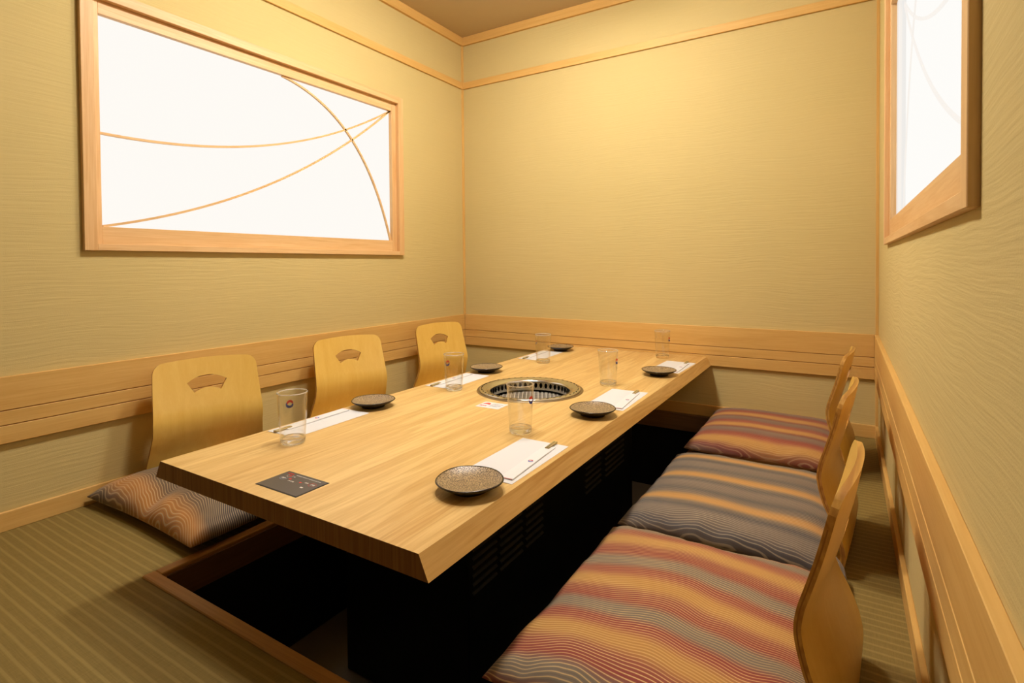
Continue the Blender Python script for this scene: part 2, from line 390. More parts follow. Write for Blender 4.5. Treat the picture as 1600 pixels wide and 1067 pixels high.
box('apron_board', (ix1 - 0.006, iy0 + .012, -0.085), (ix1, -0.03, -0.006), M['apron'], tr, 0.001)
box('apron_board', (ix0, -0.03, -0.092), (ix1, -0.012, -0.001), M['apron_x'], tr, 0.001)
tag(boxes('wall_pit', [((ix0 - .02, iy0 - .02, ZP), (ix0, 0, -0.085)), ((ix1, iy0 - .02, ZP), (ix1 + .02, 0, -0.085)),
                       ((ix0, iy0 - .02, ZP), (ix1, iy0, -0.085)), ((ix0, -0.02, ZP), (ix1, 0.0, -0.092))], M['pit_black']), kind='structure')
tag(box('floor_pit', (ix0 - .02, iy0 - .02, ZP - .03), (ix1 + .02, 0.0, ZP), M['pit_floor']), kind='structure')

# baseboards
BB = 0.012
def baseboard(name, lo, hi, m): tag(box(name, lo, hi, m, None, 0.0015), kind='structure')
baseboard('baseboard_left', (0.0, Y0, 0.0), (BB, -BB, 0.061), M['hinoki_y'])
baseboard('baseboard_right', (W - BB, Y0, 0.0), (W, -BB, 0.061), M['hinoki_y'])
baseboard('baseboard_back', (0.0, -BB, 0.0), (W, 0.0, 0.061), M['hinoki_x'])
# wainscot boards
TW = 0.016
planks = ((0.3845, 0.490), (0.3375, 0.3815), (0.279, 0.3345))
t2 = tag(empty('trim_2'), kind='structure'); t3 = tag(empty('trim_3'), kind='structure'); t4 = tag(empty('trim_4'), kind='structure')
for z0, z1 in planks:
    box('plank', (0.0, Y0, z0), (TW, -TW, z1), M['hinoki_y'], t2, 0.0012)
    box('plank', (W - TW, Y0, z0), (W, -TW, z1), M['hinoki_y'], t3, 0.0012)
    box('plank', (TW, -TW, z0), (W - TW, 0.0, z1), M['hinoki_x'], t4, 0.0012)
box('backing_board', (0.0, Y0, 0.285), (TW - .004, -TW, 0.484), M['rim_y'], t2)
box('backing_board', (W - TW + .004, Y0, 0.285), (W, -TW, 0.484), M['rim_y'], t3)
box('backing_board', (TW, -TW + .004, 0.285), (W - TW, 0.0, 0.484), M['rim'], t4)
# upper rails and cornice
n = 5
for z0, z1, th in ((2.050, 2.094, 0.012), (2.346, H, 0.018)):
    for lo, hi, m in (((0.0, Y0, z0), (th, -th, z1), 'hinoki_y'), ((W - th, Y0, z0), (W, -th, z1), 'hinoki_y'), ((0.0, -th, z0), (W, 0.0, z1), 'hinoki_x')):
        tag(box('trim_%d' % n, lo, hi, M[m], None, 0.0012), kind='structure'); n += 1
# corner strips
CS = 0.010
tag(boxes('trim_%d' % n, [((0.0, -0.012, 0.49), (CS, -CS + .0, 2.346)), ((0.0, -CS, 0.49), (0.012, 0.0, 2.346))], M['hinoki_z']), kind='structure'); n += 1
tag(boxes('trim_%d' % n, [((W - 0.012, -0.018, 0.061), (W, 0.0, 2.346))], M['hinoki_z'], None, 0.001), kind='structure'); n += 1

# ------------------------------------------------------------------ windows
def window(name, sgn, x0, curves_front):
    """sgn +1: left wall (room towards +x)"""
    def bx(nm, xa, xb, ya, yb, za, zb, m, par, bev=0.0012):
        lo = (min(x0 + sgn * xa, x0 + sgn * xb), ya, za); hi = (max(x0 + sgn * xa, x0 + sgn * xb), yb, zb)
        return box(nm, lo, hi, m, par, bev)
    wd = tag(empty(name), kind='structure')
    T = 0.020 if sgn > 0 else 0.013; B = -0.07
    fy0, fy1, fz0, fz1 = WY0 + .040, WY1 - .040, WZ0 + .024, WZ1 - .038
    f = empty('frame', parent=wd)
    bx('stile', B, T, WY0, fy0, WZ0, WZ1, M['frame_z'], f)
    bx('stile', B, T, fy1, WY1, WZ0, WZ1, M['frame_z'], f)
    bx('rail', B, T - .0005, fy0, fy1, WZ0 + .0005, fz0, M['frame_y'], f)
    bx('rail', B, T - .0005, fy0, fy1, fz1, WZ1 - .0005, M['frame_y'], f)
    s = empty('sash', parent=wd)
    py0, py1, pz0, pz1 = fy0 + .022, fy1 - .036, fz0 + .063, fz1 - .048
    S0, S1 = -0.035, -0.002
    bx('stile', S0, S1, fy0, py0, fz0, fz1, M['frame_z'], s)
    bx('stile', S0, S1, py1, fy1, fz0, fz1, M['frame_z'], s)
    bx('rail', S0, S1 - .0005, py0, py1, fz0, pz0, M['frame_y'], s)
    bx('rail', S0, S1 - .0005, py0, py1, pz1, fz1, M['frame_y'], s)
    if curves_front:
        bx('pane', -0.030, -0.024, py0, py1, pz0, pz1, M['pane'], wd, 0)
    else:
        bx('pane', -0.024, -0.020, py0, py1, pz0, pz1, M['frost'], wd, 0)
        bx('back_pane', -0.050, -0.046, py0, py1, pz0, pz1, M['pane'], wd, 0)
    # curved kumiko strips, in pane fractions (along y 0..1, up 0..1)
    def strip(pts):
        P = []
        for k in range(41):
            t = k / 40; q = [(1 - t) ** 2, 2 * t * (1 - t), t * t]
            a = sum(c * p[0] for c, p in zip(q, pts)); b = sum(c * p[1] for c, p in zip(q, pts))
            xx = x0 + sgn * (-0.024 if curves_front else -0.042)
            P.append((xx, py0 + a * (py1 - py0), pz0 + b * (pz1 - pz0)))
        return tube('curved_muntin', P, 0.0045, 0.011 if curves_front else 0.004, (sgn, 0, 0), M['frame_y'], wd)
    for c in STRIPS: strip(c)
    return wd
STRIPS = [((0.0, 0.444), (0.50, 0.416), (1.0, 1.0)), ((0.005, 0.003), (0.50, 0.194), (1.0, 1.0)), ((0.513, 1.0), (0.86, 0.90), (0.997, 0.0))]
window('window_1', 1, 0.0, True)
window('window_2', -1, W, False)

# ------------------------------------------------------------------ ceiling lamps
for i, (lx, ly) in enumerate(LAMP_SPOTS):
    d = empty('ceiling_lamp', (lx, ly, H))
    tag(d, ('round white ceiling lamp above the far half of the table', 'round white ceiling lamp above the near half of the table')[i], 'lamp', 'round ceiling lamps')
    lathe('canopy', [(0.0, 0.0), (0.150, 0.0), (0.150, -0.016), (0.0, -0.016)], 40, M['white_metal'], d)
    lathe('diffuser', [(0.0, -0.017), (0.128, -0.017), (0.132, -0.024), (0.132, -0.068), (0.124, -0.080), (0.0, -0.084)], 40, M['lens'], d)

# ------------------------------------------------------------------ table
TZ = 0.3246; TB = 0.279; TY0, TY1 = -2.338, -0.017
GX, GY, GR = 1.185, -1.155, 0.215
tbl = tag(empty('dining_table', (1.19, -1.18, 0.0)), 'long low pale wooden table with slanted edges and a round grill in it', 'table')
off = Vector((1.19, -1.18, 0))
cut = lathe('cutter', [(0.0, -0.2), (GR - .012, -0.2), (GR - .012, 0.2), (0.0, 0.2)], 64, M['drum'], None, False)
cut.location = (GX, GY, TZ)
xs = [0.7485, 0.875, 0.998, 1.115, 1.262, 1.388, 1.515, 1.6355]
for i in range(7):
    a, b = xs[i], xs[i + 1]; ab, bb = a, b
    if i == 0: ab = 0.724
    if i == 6: bb = 1.6575
    g = 0.00015
    bm = bmesh.new()
    A = [bm.verts.new((x - off.x, TY0 - off.y, z)) for x, z in ((ab + g, TB), (bb - g, TB), (b - g, TZ), (a + g, TZ))]
    B = [bm.verts.new((x - off.x, TY1 - off.y, z)) for x, z in ((ab + g, TB), (bb - g, TB), (b - g, TZ), (a + g, TZ))]
    ends = [bm.faces.new(A), bm.faces.new(B)]
    for k in range(4): bm.faces.new((A[k], A[(k + 1) % 4], B[(k + 1) % 4], B[k]))
    for f_ in ends: f_.material_index = 1
    p = bm_obj('plank', bm, [M['table'], M['end']], tbl)
    if i in (1, 2, 3, 4, 5):
        bpy.context.view_layer.update(); apply_boolean(p, cut)
bpy.data.objects.remove(cut, do_unlink=True)

# ------------------------------------------------------------------ grill cabinet under the table
cb = tag(empty('grill_cabinet', (1.18, -1.235, ZP)), 'black metal grill cabinet with louvred sides standing in the pit under the table', 'cabinet')
cx, cy = 1.18, -1.235
BX0, BX1, BY0, BY1 = 0.943 - cx, 1.42 - cx, -1.90 - cy, -0.60 - cy
box('body', (BX0, BY0, 0.002), (BX1, BY1, 0.226 - ZP), M['black_metal'], cb, 0.004)
for bx_ in (BX0 + .004, BX1 - .034):
    for by_ in (BY0 + .004, BY1 - .034):
        box('bracket', (bx_, by_, 0.226 - ZP), (bx_ + .03, by_ + .03, TB - ZP - .0005), M['black_metal'], cb)
for cxy in ((-1.885, -1.766), (-1.749, -1.621), (-1.601, -1.487), (-1.145, -0.985), (-0.943, -0.72)):
    for k in range(12):
        z = 0.200 - k * 0.0235 - ZP
        prism('louver', [(BX1 - .001, z + 0.006), (BX1 + 0.004, z), (BX1 + 0.005, z + 0.0015), (BX1 - .001, z + 0.009)], 'y', cxy[0] - cy, cxy[1] - cy, M['louver'], cb)
box('base_flange', (BX0 + .1, BY0 - 0.07, 0.0), (BX0 + 0.103, BY0 - .001, 0.004), M['seam'], cb)

# ------------------------------------------------------------------ round table grill
gr = tag(empty('table_grill', (GX, GY, TZ)), 'round steel barbecue grill set into the middle of the table', 'grill')
lathe('flange', [(0.196, 0.0), (0.2155, 0.0), (0.2145, 0.0022), (0.206, 0.003), (0.203, 0.001), (0.196, 0.001)], 96, M['bronze'], gr, closed=True)
srg = lathe('steel_ring', [(0.203, 0.001), (0.2035, 0.0065), (0.201, 0.009), (0.190, 0.0095), (0.164, 0.003), (0.160, -0.002), (0.160, -0.006), (0.17, -0.004), (0.196, -0.002)], 96, M['steel'], gr, closed=True)
# perforated inner wall
n_c = 44; rw0, rw1 = 0.160, 0.157; zt, zb = -0.003, -0.036
vs_, fs = [], []
for i in range(n_c):
    a0 = 2 * math.pi * i / n_c; da = 2 * math.pi / n_c
    def pt(u, v):
        a = a0 + u * da; r = rw0 + (rw1 - rw0) * v; return (r * math.cos(a), r * math.sin(a), zt + (zb - zt) * v)
    b0 = len(vs_); ring = [(0, 0), (.5, 0), (1, 0), (1, .5), (1, 1), (.5, 1), (0, 1), (0, .5)]
    inn = [(.5 + .31 * math.cos(q), .44 + .34 * math.sin(q)) for q in [math.radians(x) for x in (225, 270, 315, 0, 45, 90, 135, 180)]]
    vs_ += [pt(*p) for p in ring] + [pt(*p) for p in inn]
    for k in range(8):
        k2 = (k + 1) % 8; fs.append((b0 + k, b0 + k2, b0 + 8 + k2, b0 + 8 + k))
mesh_obj('perforated_wall', vs_, fs, M['steel'], gr, True)
lathe('drum', [(0.1985, -0.003), (0.175, -0.006), (0.172, -0.09), (0.0, -0.09)], 64, M['drum'], gr)
bm = bmesh.new()
for k in range(-9, 10):
    t = k * 0.0165; hw = math.sqrt(max(0.0, 0.152 ** 2 - t * t))
    if hw < 0.02: continue
    bm_box(bm, (t - .0015, -hw, -0.0455), (t + .0015, hw, -0.043)); bm_box(bm, (-hw, t - .0015, -0.0465), (hw, t + .0015, -0.044))
gt = bm_obj('grate', bm, M['mesh'], gr); gt.rotation_euler = (0, 0, 0.5)
bm = bmesh.new()
for k in range(44):
    a = 2 * math.pi * k / 44
    mtx = Matrix.Rotation(a, 4, 'Z') @ Matrix.Translation((0.1955, 0, 0.0096)) @ Matrix.Diagonal((0.0035, 0.009, 0.0008, 1))
    bmesh.ops.create_cube(bm, size=1.0, matrix=mtx)
bm_obj('ring_slots', bm, M['drum'], srg)

# ------------------------------------------------------------------ flat marks
def crescent(pts_n, a0, a1, r_mid, wmax, taper=0.15, ecc=0.0):
    """2D crescent outline as quads list"""
    q = []
    for i in range(pts_n + 1):
        t = i / pts_n; a = a0 + (a1 - a0) * t
        wd_ = wmax * max(taper, math.sin(math.pi * min(1, t * 1.0)) ** 0.7)
        rr = r_mid + ecc * t
        q.append(((rr - wd_ / 2) * math.cos(a), (rr - wd_ / 2) * math.sin(a), (rr + wd_ / 2) * math.cos(a), (rr + wd_ / 2) * math.sin(a)))
    return q
def swirl(name, map2, mat_i, size, parent, flip=1):
    """red / blue comma swirl; map2(x, y) -> 3D"""
    vs_, fs, mi = [], [], []
    for (a0, a1, m_) in ((math.radians(-15), math.radians(190), 0), (math.radians(165), math.radians(395), 1)):
        cr = crescent(14, a0, a1, 0.62, 0.62, 0.06, 0.22 if m_ else 0.0)
        b0 = len(vs_)
        for (x1, y1, x2, y2) in cr:
            vs_.append(map2(x1 * size * flip, y1 * size)); vs_.append(map2(x2 * size * flip, y2 * size))
        for i in range(14):
            fs.append((b0 + 2 * i, b0 + 2 * i + 1, b0 + 2 * i + 3, b0 + 2 * i + 2)); mi.append(m_)
    return mesh_obj(name, vs_, fs, [M['red'], M['blue']], parent, False, mi)

# ------------------------------------------------------------------ control panel and card on the table top
cp = tag(empty('control_panel', (1.1755, -2.2545, TZ)), 'dark touch control panel set into the near end of the table', 'control panel')
box('bezel', (-0.0735, -0.0455, -0.0), (0.0735, 0.0455, 0.0008), M['panel_rim'], cp)
scr = box('screen', (-0.071, -0.043, 0.0008), (0.071, 0.043, 0.0014), M['panel'], cp)
def marks(name, rects, mat, parent, z0=0.0014, h=0.0003):
    bm = bmesh.new()
    for (x0_, y0_, x1_, y1_) in rects: bm_box(bm, (x0_, y0_, z0_ if False else z0), (x1_, y1_, z0 + h))
    return tag(bm_obj(name, bm, mat, parent), kind='stuff')
def glyphs(x, y, n_, wdt, hgt, gap=0.25, seed=1):
    """rows of tiny unreadable print, each glyph a few strokes"""
    rnd = random.Random(seed); out = []
    for i in range(n_):
        gx = x + i * wdt * (1 + gap)
        out.append((gx, y, gx + wdt * 0.3, y + hgt))
        out.append((gx, y + hgt * rnd.uniform(.3, .7), gx + wdt, y + hgt * .95))
        if rnd.random() > .4: out.append((gx + wdt * .7, y, gx + wdt, y + hgt * .8))
    return out
marks('red_lettering', glyphs(-0.062, 0.032, 6, 0.0030, 0.0050, .2, 3), M['red'], scr)
marks('white_lettering', glyphs(-0.030, 0.033, 24, 0.0028, 0.0034, .3, 5), M['white_print'], scr)
marks('button_lettering', glyphs(-0.052, 0.007, 2, 0.0050, 0.0060, .2, 6) + glyphs(-0.022, 0.003, 4, 0.0042, 0.0040, .2, 7) + glyphs(0.024, 0.014, 2, 0.005, 0.005, .2, 8) + glyphs(0.046, 0.012, 2, 0.0055, 0.0065, .2, 9) + [(0.036, -0.008, 0.044, -0.004), (-0.028, 0.024, -0.024, 0.027)], M['white_print'], scr)
def ring_mark(name, x, y, r, a0, a1, mat, parent, wd_=0.0012, z=0.0016):
    vs_, fs = [], []
    for i in range(25):
        a = a0 + (a1 - a0) * i / 24
        vs_ += [(x + (r - wd_) * math.cos(a), y + (r - wd_) * math.sin(a) * .75, z), (x + r * math.cos(a), y + r * math.sin(a) * .75, z)]
    fs = [(2 * i, 2 * i + 1, 2 * i + 3, 2 * i + 2) for i in range(24)]
    return mesh_obj(name, vs_, fs, mat, parent)
ring_mark('blue_button_ring', -0.046, 0.0095, 0.0105, 2.6, 6.9, plain('blue_lit_print', (0.30, 0.42, 0.62), 0.4), scr)
ring_mark('white_button_ring', -0.042, 0.0255, 0.0095, 2.6, 6.9, M['white_print'], scr, 0.0008)
ring_mark('red_button_ring', 0.051, 0.0155, 0.0110, 0, 6.2832, M['red'], scr, 0.0009)
marks('red_symbols', glyphs(-0.046, 0.0225, 2, 0.0040, 0.0060, .1, 11) + [(-0.030, 0.011, -0.022, 0.013), (-0.029, 0.013, -0.023, 0.015), (-0.0275, 0.015, -0.0245, 0.017), (0.010, 0.0115, 0.018, 0.0135), (0.0115, 0.0095, 0.0165, 0.0115), (0.0130, 0.0075, 0.0150, 0.0095)], M['red'], scr)

cdn = tag(empty('notice_card', (1.189, -1.4385, TZ), 0.03), 'small white printed notice card lying beside the round grill', 'card')
crd = box('card', (-0.048, -0.036, 0.0), (0.048, 0.036, 0.0006), M['paper'], cdn)
def disc_poly(name, x, y, rx, ry, mat, parent, a0=0, a1=2 * math.pi, z=0.0008):
    vs_ = [(x, y, z)] + [(x + rx * math.cos(a0 + (a1 - a0) * i / 20), y + ry * math.sin(a0 + (a1 - a0) * i / 20), z) for i in range(21)]
    return mesh_obj(name, vs_, [(0, i, i + 1) for i in range(1, 21)], mat, parent)
disc_poly('red_emblem', -0.026, 0.008, 0.014, 0.018, M['red'], crd, -0.3, math.pi + .3)
marks('red_lettering', glyphs(-0.041, -0.020, 3, 0.0075, 0.010, .25, 21), M['red'], crd, 0.0006)
marks('grey_lettering', glyphs(-0.004, 0.015, 7, 0.0045, 0.005, .3, 22) + glyphs(-0.004, 0.003, 7, 0.0045, 0.003, .3, 23) + glyphs(-0.004, -0.006, 7, 0.0045, 0.003, .3, 24) + glyphs(-0.004, -0.015, 6, 0.0045, 0.003, .3, 25), M['grey_print'], crd, 0.0006)

# ------------------------------------------------------------------ place settings
def make_tumbler(loc, logo_deg, label):
    t = tag(empty('tumbler', loc), label, 'glass', 'tumblers on the table')
    Hh = 0.146; r0_, r1_ = 0.0335, 0.0415; th = 0.0017
    def ro(z): return r0_ + (r1_ - r0_) * (z / Hh) ** 0.9
    zs = [0.016, 0.03, 0.06, 0.09, 0.12, Hh - .001]
    prof = [(ro(z), z) for z in zs] + [(ro(Hh) - th / 2, Hh)] + [(ro(z) - th, z) for z in reversed(zs)]
    wl = lathe('wall', prof, 48, M['glass'], t)
    lathe('base', [(0.0, 0.0012), (r0_ - .006, 0.0006), (r0_ - .003, 0.0003), (r0_ - .0005, 0.003), (ro(.016), 0.016), (ro(.016) - th, 0.0175), (r0_ - .006, 0.0150), (0.0, 0.0135)], 48, M['glass_base'], t)
    lathe('lip', [(ro(Hh) + .0003 + .0013 * math.cos(q * math.pi / 4) - .0009, Hh + .0013 * math.sin(q * math.pi / 4)) for q in range(8)], 48, M['glass_lip'], wl, closed=True)
    a0 = math.radians(logo_deg); rr = ro(0.105) + 0.0003
    swirl('swirl_mark', lambda x, y: (rr * math.cos(a0 + x / rr), rr * math.sin(a0 + x / rr), 0.104 + y), 0, 0.0122, wl)
    return t
def make_plate(loc, rz, label):
    p = tag(empty('saucer', loc, rz), label, 'plate', 'speckled brown saucers')
    wob = lambda a: 1 + 0.016 * math.sin(3 * a + .4) + 0.010 * math.sin(5 * a + 1.0)
    lathe('body', [(0.0, 0.004), (0.036, 0.0), (0.040, 0.0), (0.042, 0.007), (0.062, 0.0140), (0.0750, 0.0222), (0.0772, 0.0250), (0.0755, 0.0268), (0.0730, 0.0256)], 56, M['dark_glaze'], p, True, False, wob)
    lathe('glazed_face', [(0.0738, 0.0260), (0.066, 0.0218), (0.052, 0.0172), (0.030, 0.0142), (0.0, 0.0135)], 56, M['glaze'], p, True, False, wob)
    return p
def make_paper(loc, rz, wx, wy, label):
    p = tag(empty('paper_placemat', loc, rz), label, 'placemat', 'white paper placemats')
    vs_, fs = [], []
    nx, ny = 6, 10
    for j in range(ny + 1):
        for i in range(nx + 1):
            x = -wx / 2 + wx * i / nx; y = -wy / 2 + wy * j / ny
            z = 0.0004 + 0.0009 * max(0, abs(2 * y / wy) - .6) * (1 + math.sin(3 * i))
            vs_.append((x, y, z))
    for j in range(ny):
        for i in range(nx): a = j * (nx + 1) + i; fs.append((a, a + 1, a + nx + 2, a + nx + 1))
    s = mesh_obj('sheet', vs_, fs, M['paper'], p)
    md = s.modifiers.new('thick', 'SOLIDIFY'); md.thickness = 0.0003; md.offset = 1
    return p
def make_chopsticks(loc, rz, label):
    """local +y = end where the sticks poke out"""
    p = tag(empty('chopstick_sleeve', loc, rz), label, 'chopsticks', 'chopsticks in paper sleeves')
    Ls, hw = 0.250, 0.0165
    sl = box('sleeve', (-hw, -Ls / 2, 0.0006), (hw, Ls / 2, 0.0040), M['sleeve'], p, 0.0008)
    prism('fold', [(-hw, 0.0040), (hw, 0.0040), (hw, 0.0044), (-hw * .2, 0.0046), (-hw, 0.0044)], 'y', -Ls / 2 + .001, Ls / 2 - .05, M['sleeve'], sl)
    for s in (-1, 1):
        lathe_pts = [(0.0, -0.02), (0.0028, -0.02), (0.0034, 0.036), (0.0028, 0.0385), (0.0, 0.0385)]
        c = lathe('chopstick', lathe_pts, 10, M['chop'], p); c.rotation_euler = (-math.pi / 2, 0, 0); c.location = (s * 0.0036, Ls / 2, 0.0046)
    marks('red_fold_line', [(-hw + .001, -Ls / 2 - .0004, hw - .001, -Ls / 2 + .0012)], M['red'], sl, 0.0040)
    swirl('swirl_mark', lambda x, y: (0.002 + x, 0.0 + y, 0.0050), 0, 0.0075, sl)
    return p

pos = ['nearest the camera', 'in the middle', 'farthest back by the wall']
T0 = TZ
# right-hand guests (face -x), left-hand guests (face +x)
mk = dict(
 R=[((1.552, -2.072), (1.546, -1.850), (1.438, -1.655)), ((1.551, -1.370), (1.546, -1.128), (1.429, -0.922)), ((1.552, -0.616), (1.552, -0.390), (1.437, -0.163))],
 L=[((0.824, -1.662), (0.820, -1.885), (0.922, -2.066)), ((0.822, -0.936), (0.828, -1.160), (0.919, -1.310)), ((0.846, -0.195), (0.828, -0.405), (0.946, -0.597))])
glab = dict(R=['clear tumbler in the right-hand row, nearest, standing before the round grill', 'clear tumbler in the right-hand row, beyond the round grill, the middle one', 'clear tumbler in the right-hand row, farthest, against the back wall panelling'],
            L=['clear tumbler in the left-hand row, nearest, close to the dark control panel', 'clear tumbler in the left-hand row, the middle one, just left of the grill', 'clear tumbler in the left-hand row, farthest, beside the back saucer'])
plab = dict(R=['speckled brown saucer at the near right corner of the table, the largest in view', 'speckled brown saucer on the right side of the table, the middle one', 'speckled brown saucer on the right side of the table, farthest toward the back wall'],
            L=['speckled brown saucer on the left side, nearest, before the middle chair', 'speckled brown saucer on the left side, the middle one, behind the grill', 'speckled brown saucer on the left side, farthest, against the back wall'])
mlab = dict(R=['white paper placemat on the right edge, nearest, behind the largest saucer', 'white paper placemat on the right edge, the middle one', 'white paper placemat on the right edge, farthest, in the back right corner'],
            L=['white paper placemat on the left edge, nearest, behind the near tumbler', 'white paper placemat on the left edge, the middle one, left of the grill', 'white paper placemat on the left edge, farthest, behind the back tumbler'])
clab = dict(R=['white chopstick sleeve on the nearest placemat of the right edge', 'white chopstick sleeve on the middle placemat of the right edge', 'white chopstick sleeve on the farthest placemat of the right edge'],
            L=['white chopstick sleeve on the nearest placemat of the left edge', 'white chopstick sleeve on the middle placemat of the left edge', 'white chopstick sleeve on the farthest placemat of the left edge'])
ldeg = dict(R=[-5, -3, -6], L=[154, 168, 186])
skew = dict(R=[0.0, 0.02, -0.03], L=[0.03, 0.02, 0.04])
for sd in 'RL':
    for i in range(3):
        (px, py), (mx, my), (gx_, gy_) = mk[sd][i]
        make_plate((px, py, T0), i * 1.3 + (0.5 if sd == 'L' else 0), plab[sd][i])
        wx = 0.147 if sd == 'R' else 0.130
        make_paper((mx, my, T0), skew[sd][i], wx, 0.300, mlab[sd][i])
        dx = 0.040 if sd == 'R' else -0.034
        make_chopsticks((mx + dx, my - 0.008 if sd == 'R' else my + .012, T0), skew[sd][i] + (0.06 if sd == 'R' else math.pi + 0.02), clab[sd][i])
        make_tumbler((gx_, gy_, T0), ldeg[sd][i], glab[sd][i])

# ------------------------------------------------------------------ floor chairs (zaisu)
PROF = [(0.050, 0.468), (0.040, 0.42), (0.028, 0.37), (0.014, 0.32), (0.004, 0.285), (0.0, 0.250), (0.006, 0.212), (0.018, 0.176), (0.031, 0.138), (0.039, 0.104), (0.042, 0.074), (0.041, 0.048), (0.033, 0.027), (0.020, 0.016), (0.002, 0.0125), (-0.02, 0.0120)]
def catmull(P, sub=6):
    out = []
    for i in range(len(P) - 1):
        p0 = P[max(i - 1, 0)]; p1 = P[i]; p2 = P[i + 1]; p3 = P[min(i + 2, len(P) - 1)]
        for k in range(sub):
            t = k / sub
            out.append(tuple(0.5 * ((2 * b) + (-a + c) * t + (2 * a - 5 * b + 4 * c - d) * t * t + (-a + 3 * b - 3 * c + d) * t ** 3) for a, b, c, d in zip(p0, p1, p2, p3)))
    out.append(P[-1]); return out
HW = 0.190; PLY = 0.0115; BOW = 0.020
def prof_s(z):
    """set-back of the front face behind the lumbar line at height z (above the seat)"""
    P = PROF[:12]
    for (s1, z1), (s2, z2) in zip(P[:-1], P[1:]):
        if z2 <= z <= z1: return s1 + (s2 - s1) * (z - z1) / (z2 - z1)
    return P[0][0] if z > P[0][1] else P[-1][0]
def make_backrest():
    sp = catmull(PROF, 5)
    # dense first rows for rounded top corners
    head = []
    (s0, z0), (s1, z1) = sp[0], sp[1]
    for k in range(5): head.append((s0 + (s1 - s0) * k / 5, z0 + (z1 - z0) * k / 5))
    sp = head + sp[1:]
    arc = [0.0]
    for a, b in zip(sp[:-1], sp[1:]): arc.append(arc[-1] + math.dist(a, b))
    nU = 26; vs_, fs = [], []; rc = 0.034
    nrm = []
    for i in range(len(sp)):
        a = sp[max(i - 1, 0)]; b = sp[min(i + 1, len(sp) - 1)]
        dx, dz = -(b[0] - a[0]), b[1] - a[1]; L = math.hypot(dx, dz); nrm.append((-dz / L, dx / L))
    for side in (0, 1):
        for i, (s, z) in enumerate(sp):
            d = arc[i]; hw = HW - (0.010 * max(0, 1 - d / 0.22)) + 0.014 * max(0, min(1, (0.21 - z) / 0.12))
            if d < rc: hw -= rc - math.sqrt(max(0, rc * rc - (rc - d) ** 2))
            wgt = max(0.0, min(1.0, (z - 0.03) / 0.15))
            for j in range(nU + 1):
                y = hw * (2 * j / nU - 1)
                x = -s + BOW * wgt * (y / HW) ** 2
                zz = z + (0.011 * (1 - (y / HW) ** 2) * max(0, 1 - d / 0.10))
                nx, nz = nrm[i]
                if nx < 0 and i < len(sp) - 8: pass
                vs_.append((x - side * PLY * nx, y, zz - side * PLY * nz))
    m = len(sp); w_ = nU + 1; o2 = m * w_
    for i in range(m - 1):
        for j in range(nU):
            a = i * w_ + j
            fs.append((a, a + 1, a + w_ + 1, a + w_)); fs.append((o2 + a, o2 + a + w_, o2 + a + w_ + 1, o2 + a + 1))
    mi = [0] * len(fs); n0 = len(fs)
    for j in range(nU):
        fs.append((j, o2 + j, o2 + j + 1, j + 1)); a = (m - 1) * w_ + j; fs.append((a, a + 1, o2 + a + 1, o2 + a))
    for i in range(m - 1):
        a = i * w_; fs.append((a, a + w_, o2 + a + w_, o2 + a)); a = i * w_ + nU; fs.append((a, o2 + a, o2 + a + w_, a + w_))
    bm = bmesh.new(); bv = [bm.verts.new(v) for v in vs_]
    for k, f in enumerate(fs):
        fc = bm.faces.new([bv[q] for q in f]); fc.smooth = k < n0; fc.material_index = 0 if k < n0 else 1
    bmesh.ops.recalc_face_normals(bm, faces=bm.faces)
    for e in bm.edges:
        if len(e.link_faces) == 2 and e.link_faces[0].material_index != e.link_faces[1].material_index: e.smooth = False
    me = bpy.data.meshes.new('backrest'); bm.to_mesh(me); bm.free()
    me.materials.append(M['ply']); me.materials.append(M['ply_edge'])
    o = link(bpy.data.objects.new('backrest', me))
    # fan-shaped grip hole
    poly = []
    for k in range(13):
        t = k / 12; y = -0.070 + 0.140 * t; poly.append((y, 0.388 + 0.024 * (1 - (2 * t - 1) ** 2)))
    for k in range(13):
        t = k / 12; y = 0.047 - 0.094 * t; poly.append((y, 0.350 + 0.014 * (1 - (2 * t - 1) ** 2)))
    cutter = prism('cutter', poly, 'x', -0.3, 0.3, M['ply_edge'])
    bpy.context.view_layer.update(); apply_boolean(o, cutter); bpy.data.objects.remove(cutter, do_unlink=True)
    return o
def ply_edge():
    m, nt, b = mat_new('ply_edge'); co = objco(nt)
    v = noise_(nt, mapping(nt, co, (90, 3, 40)), 1.0, 2)
    rp = ramp(nt, [(0.35, (0.66, 0.37, 0.085)), (0.65, (0.42, 0.19, 0.035))]); nt.links.new(v, rp.inputs[0])
    nt.links.new(rp.outputs[0], b.inputs['Base Color']); b.inputs['Roughness'].default_value = 0.4
    return m
M['ply_edge'] = ply_edge()
def make_chair():
    c = empty('floor_chair')
    b = make_backrest(); b.parent = c
    # plywood lines along both edges of the bent back
    sp = catmull(PROF, 5)
    for sgn in (-1, 1):
        pts = []
        for i in range(3, len(sp) - 3):
            s, z = sp[i]; a = sp[i - 1]; d = sp[i + 1]
            dx, dz = -(d[0] - a[0]), d[1] - a[1]; L = math.hypot(dx, dz); nx, nz = -dz / L, dx / L
            wgt = max(0.0, min(1.0, (z - 0.03) / 0.15)); dist_top = 0.468 - z
            if dist_top < 0.04: continue
            hw = HW - (0.010 * max(0, 1 - dist_top / 0.22)) + 0.014 * max(0, min(1, (0.21 - z) / 0.12))
            pts.append((-s + BOW * wgt * (hw / HW) ** 2 - nx * PLY * .45, sgn * (hw - .0002), z - nz * PLY * .45))
        tube('veneer_line', pts, 0.0011, 0.0006, (0, sgn, 0), M['ply_dark'], b)
    bm = bmesh.new(); bm_box(bm, (0.0, -HW, 0.0005), (0.40, HW, 0.0120), 0.002)
    bm_obj('seat', bm, M['ply'], c)
    return c
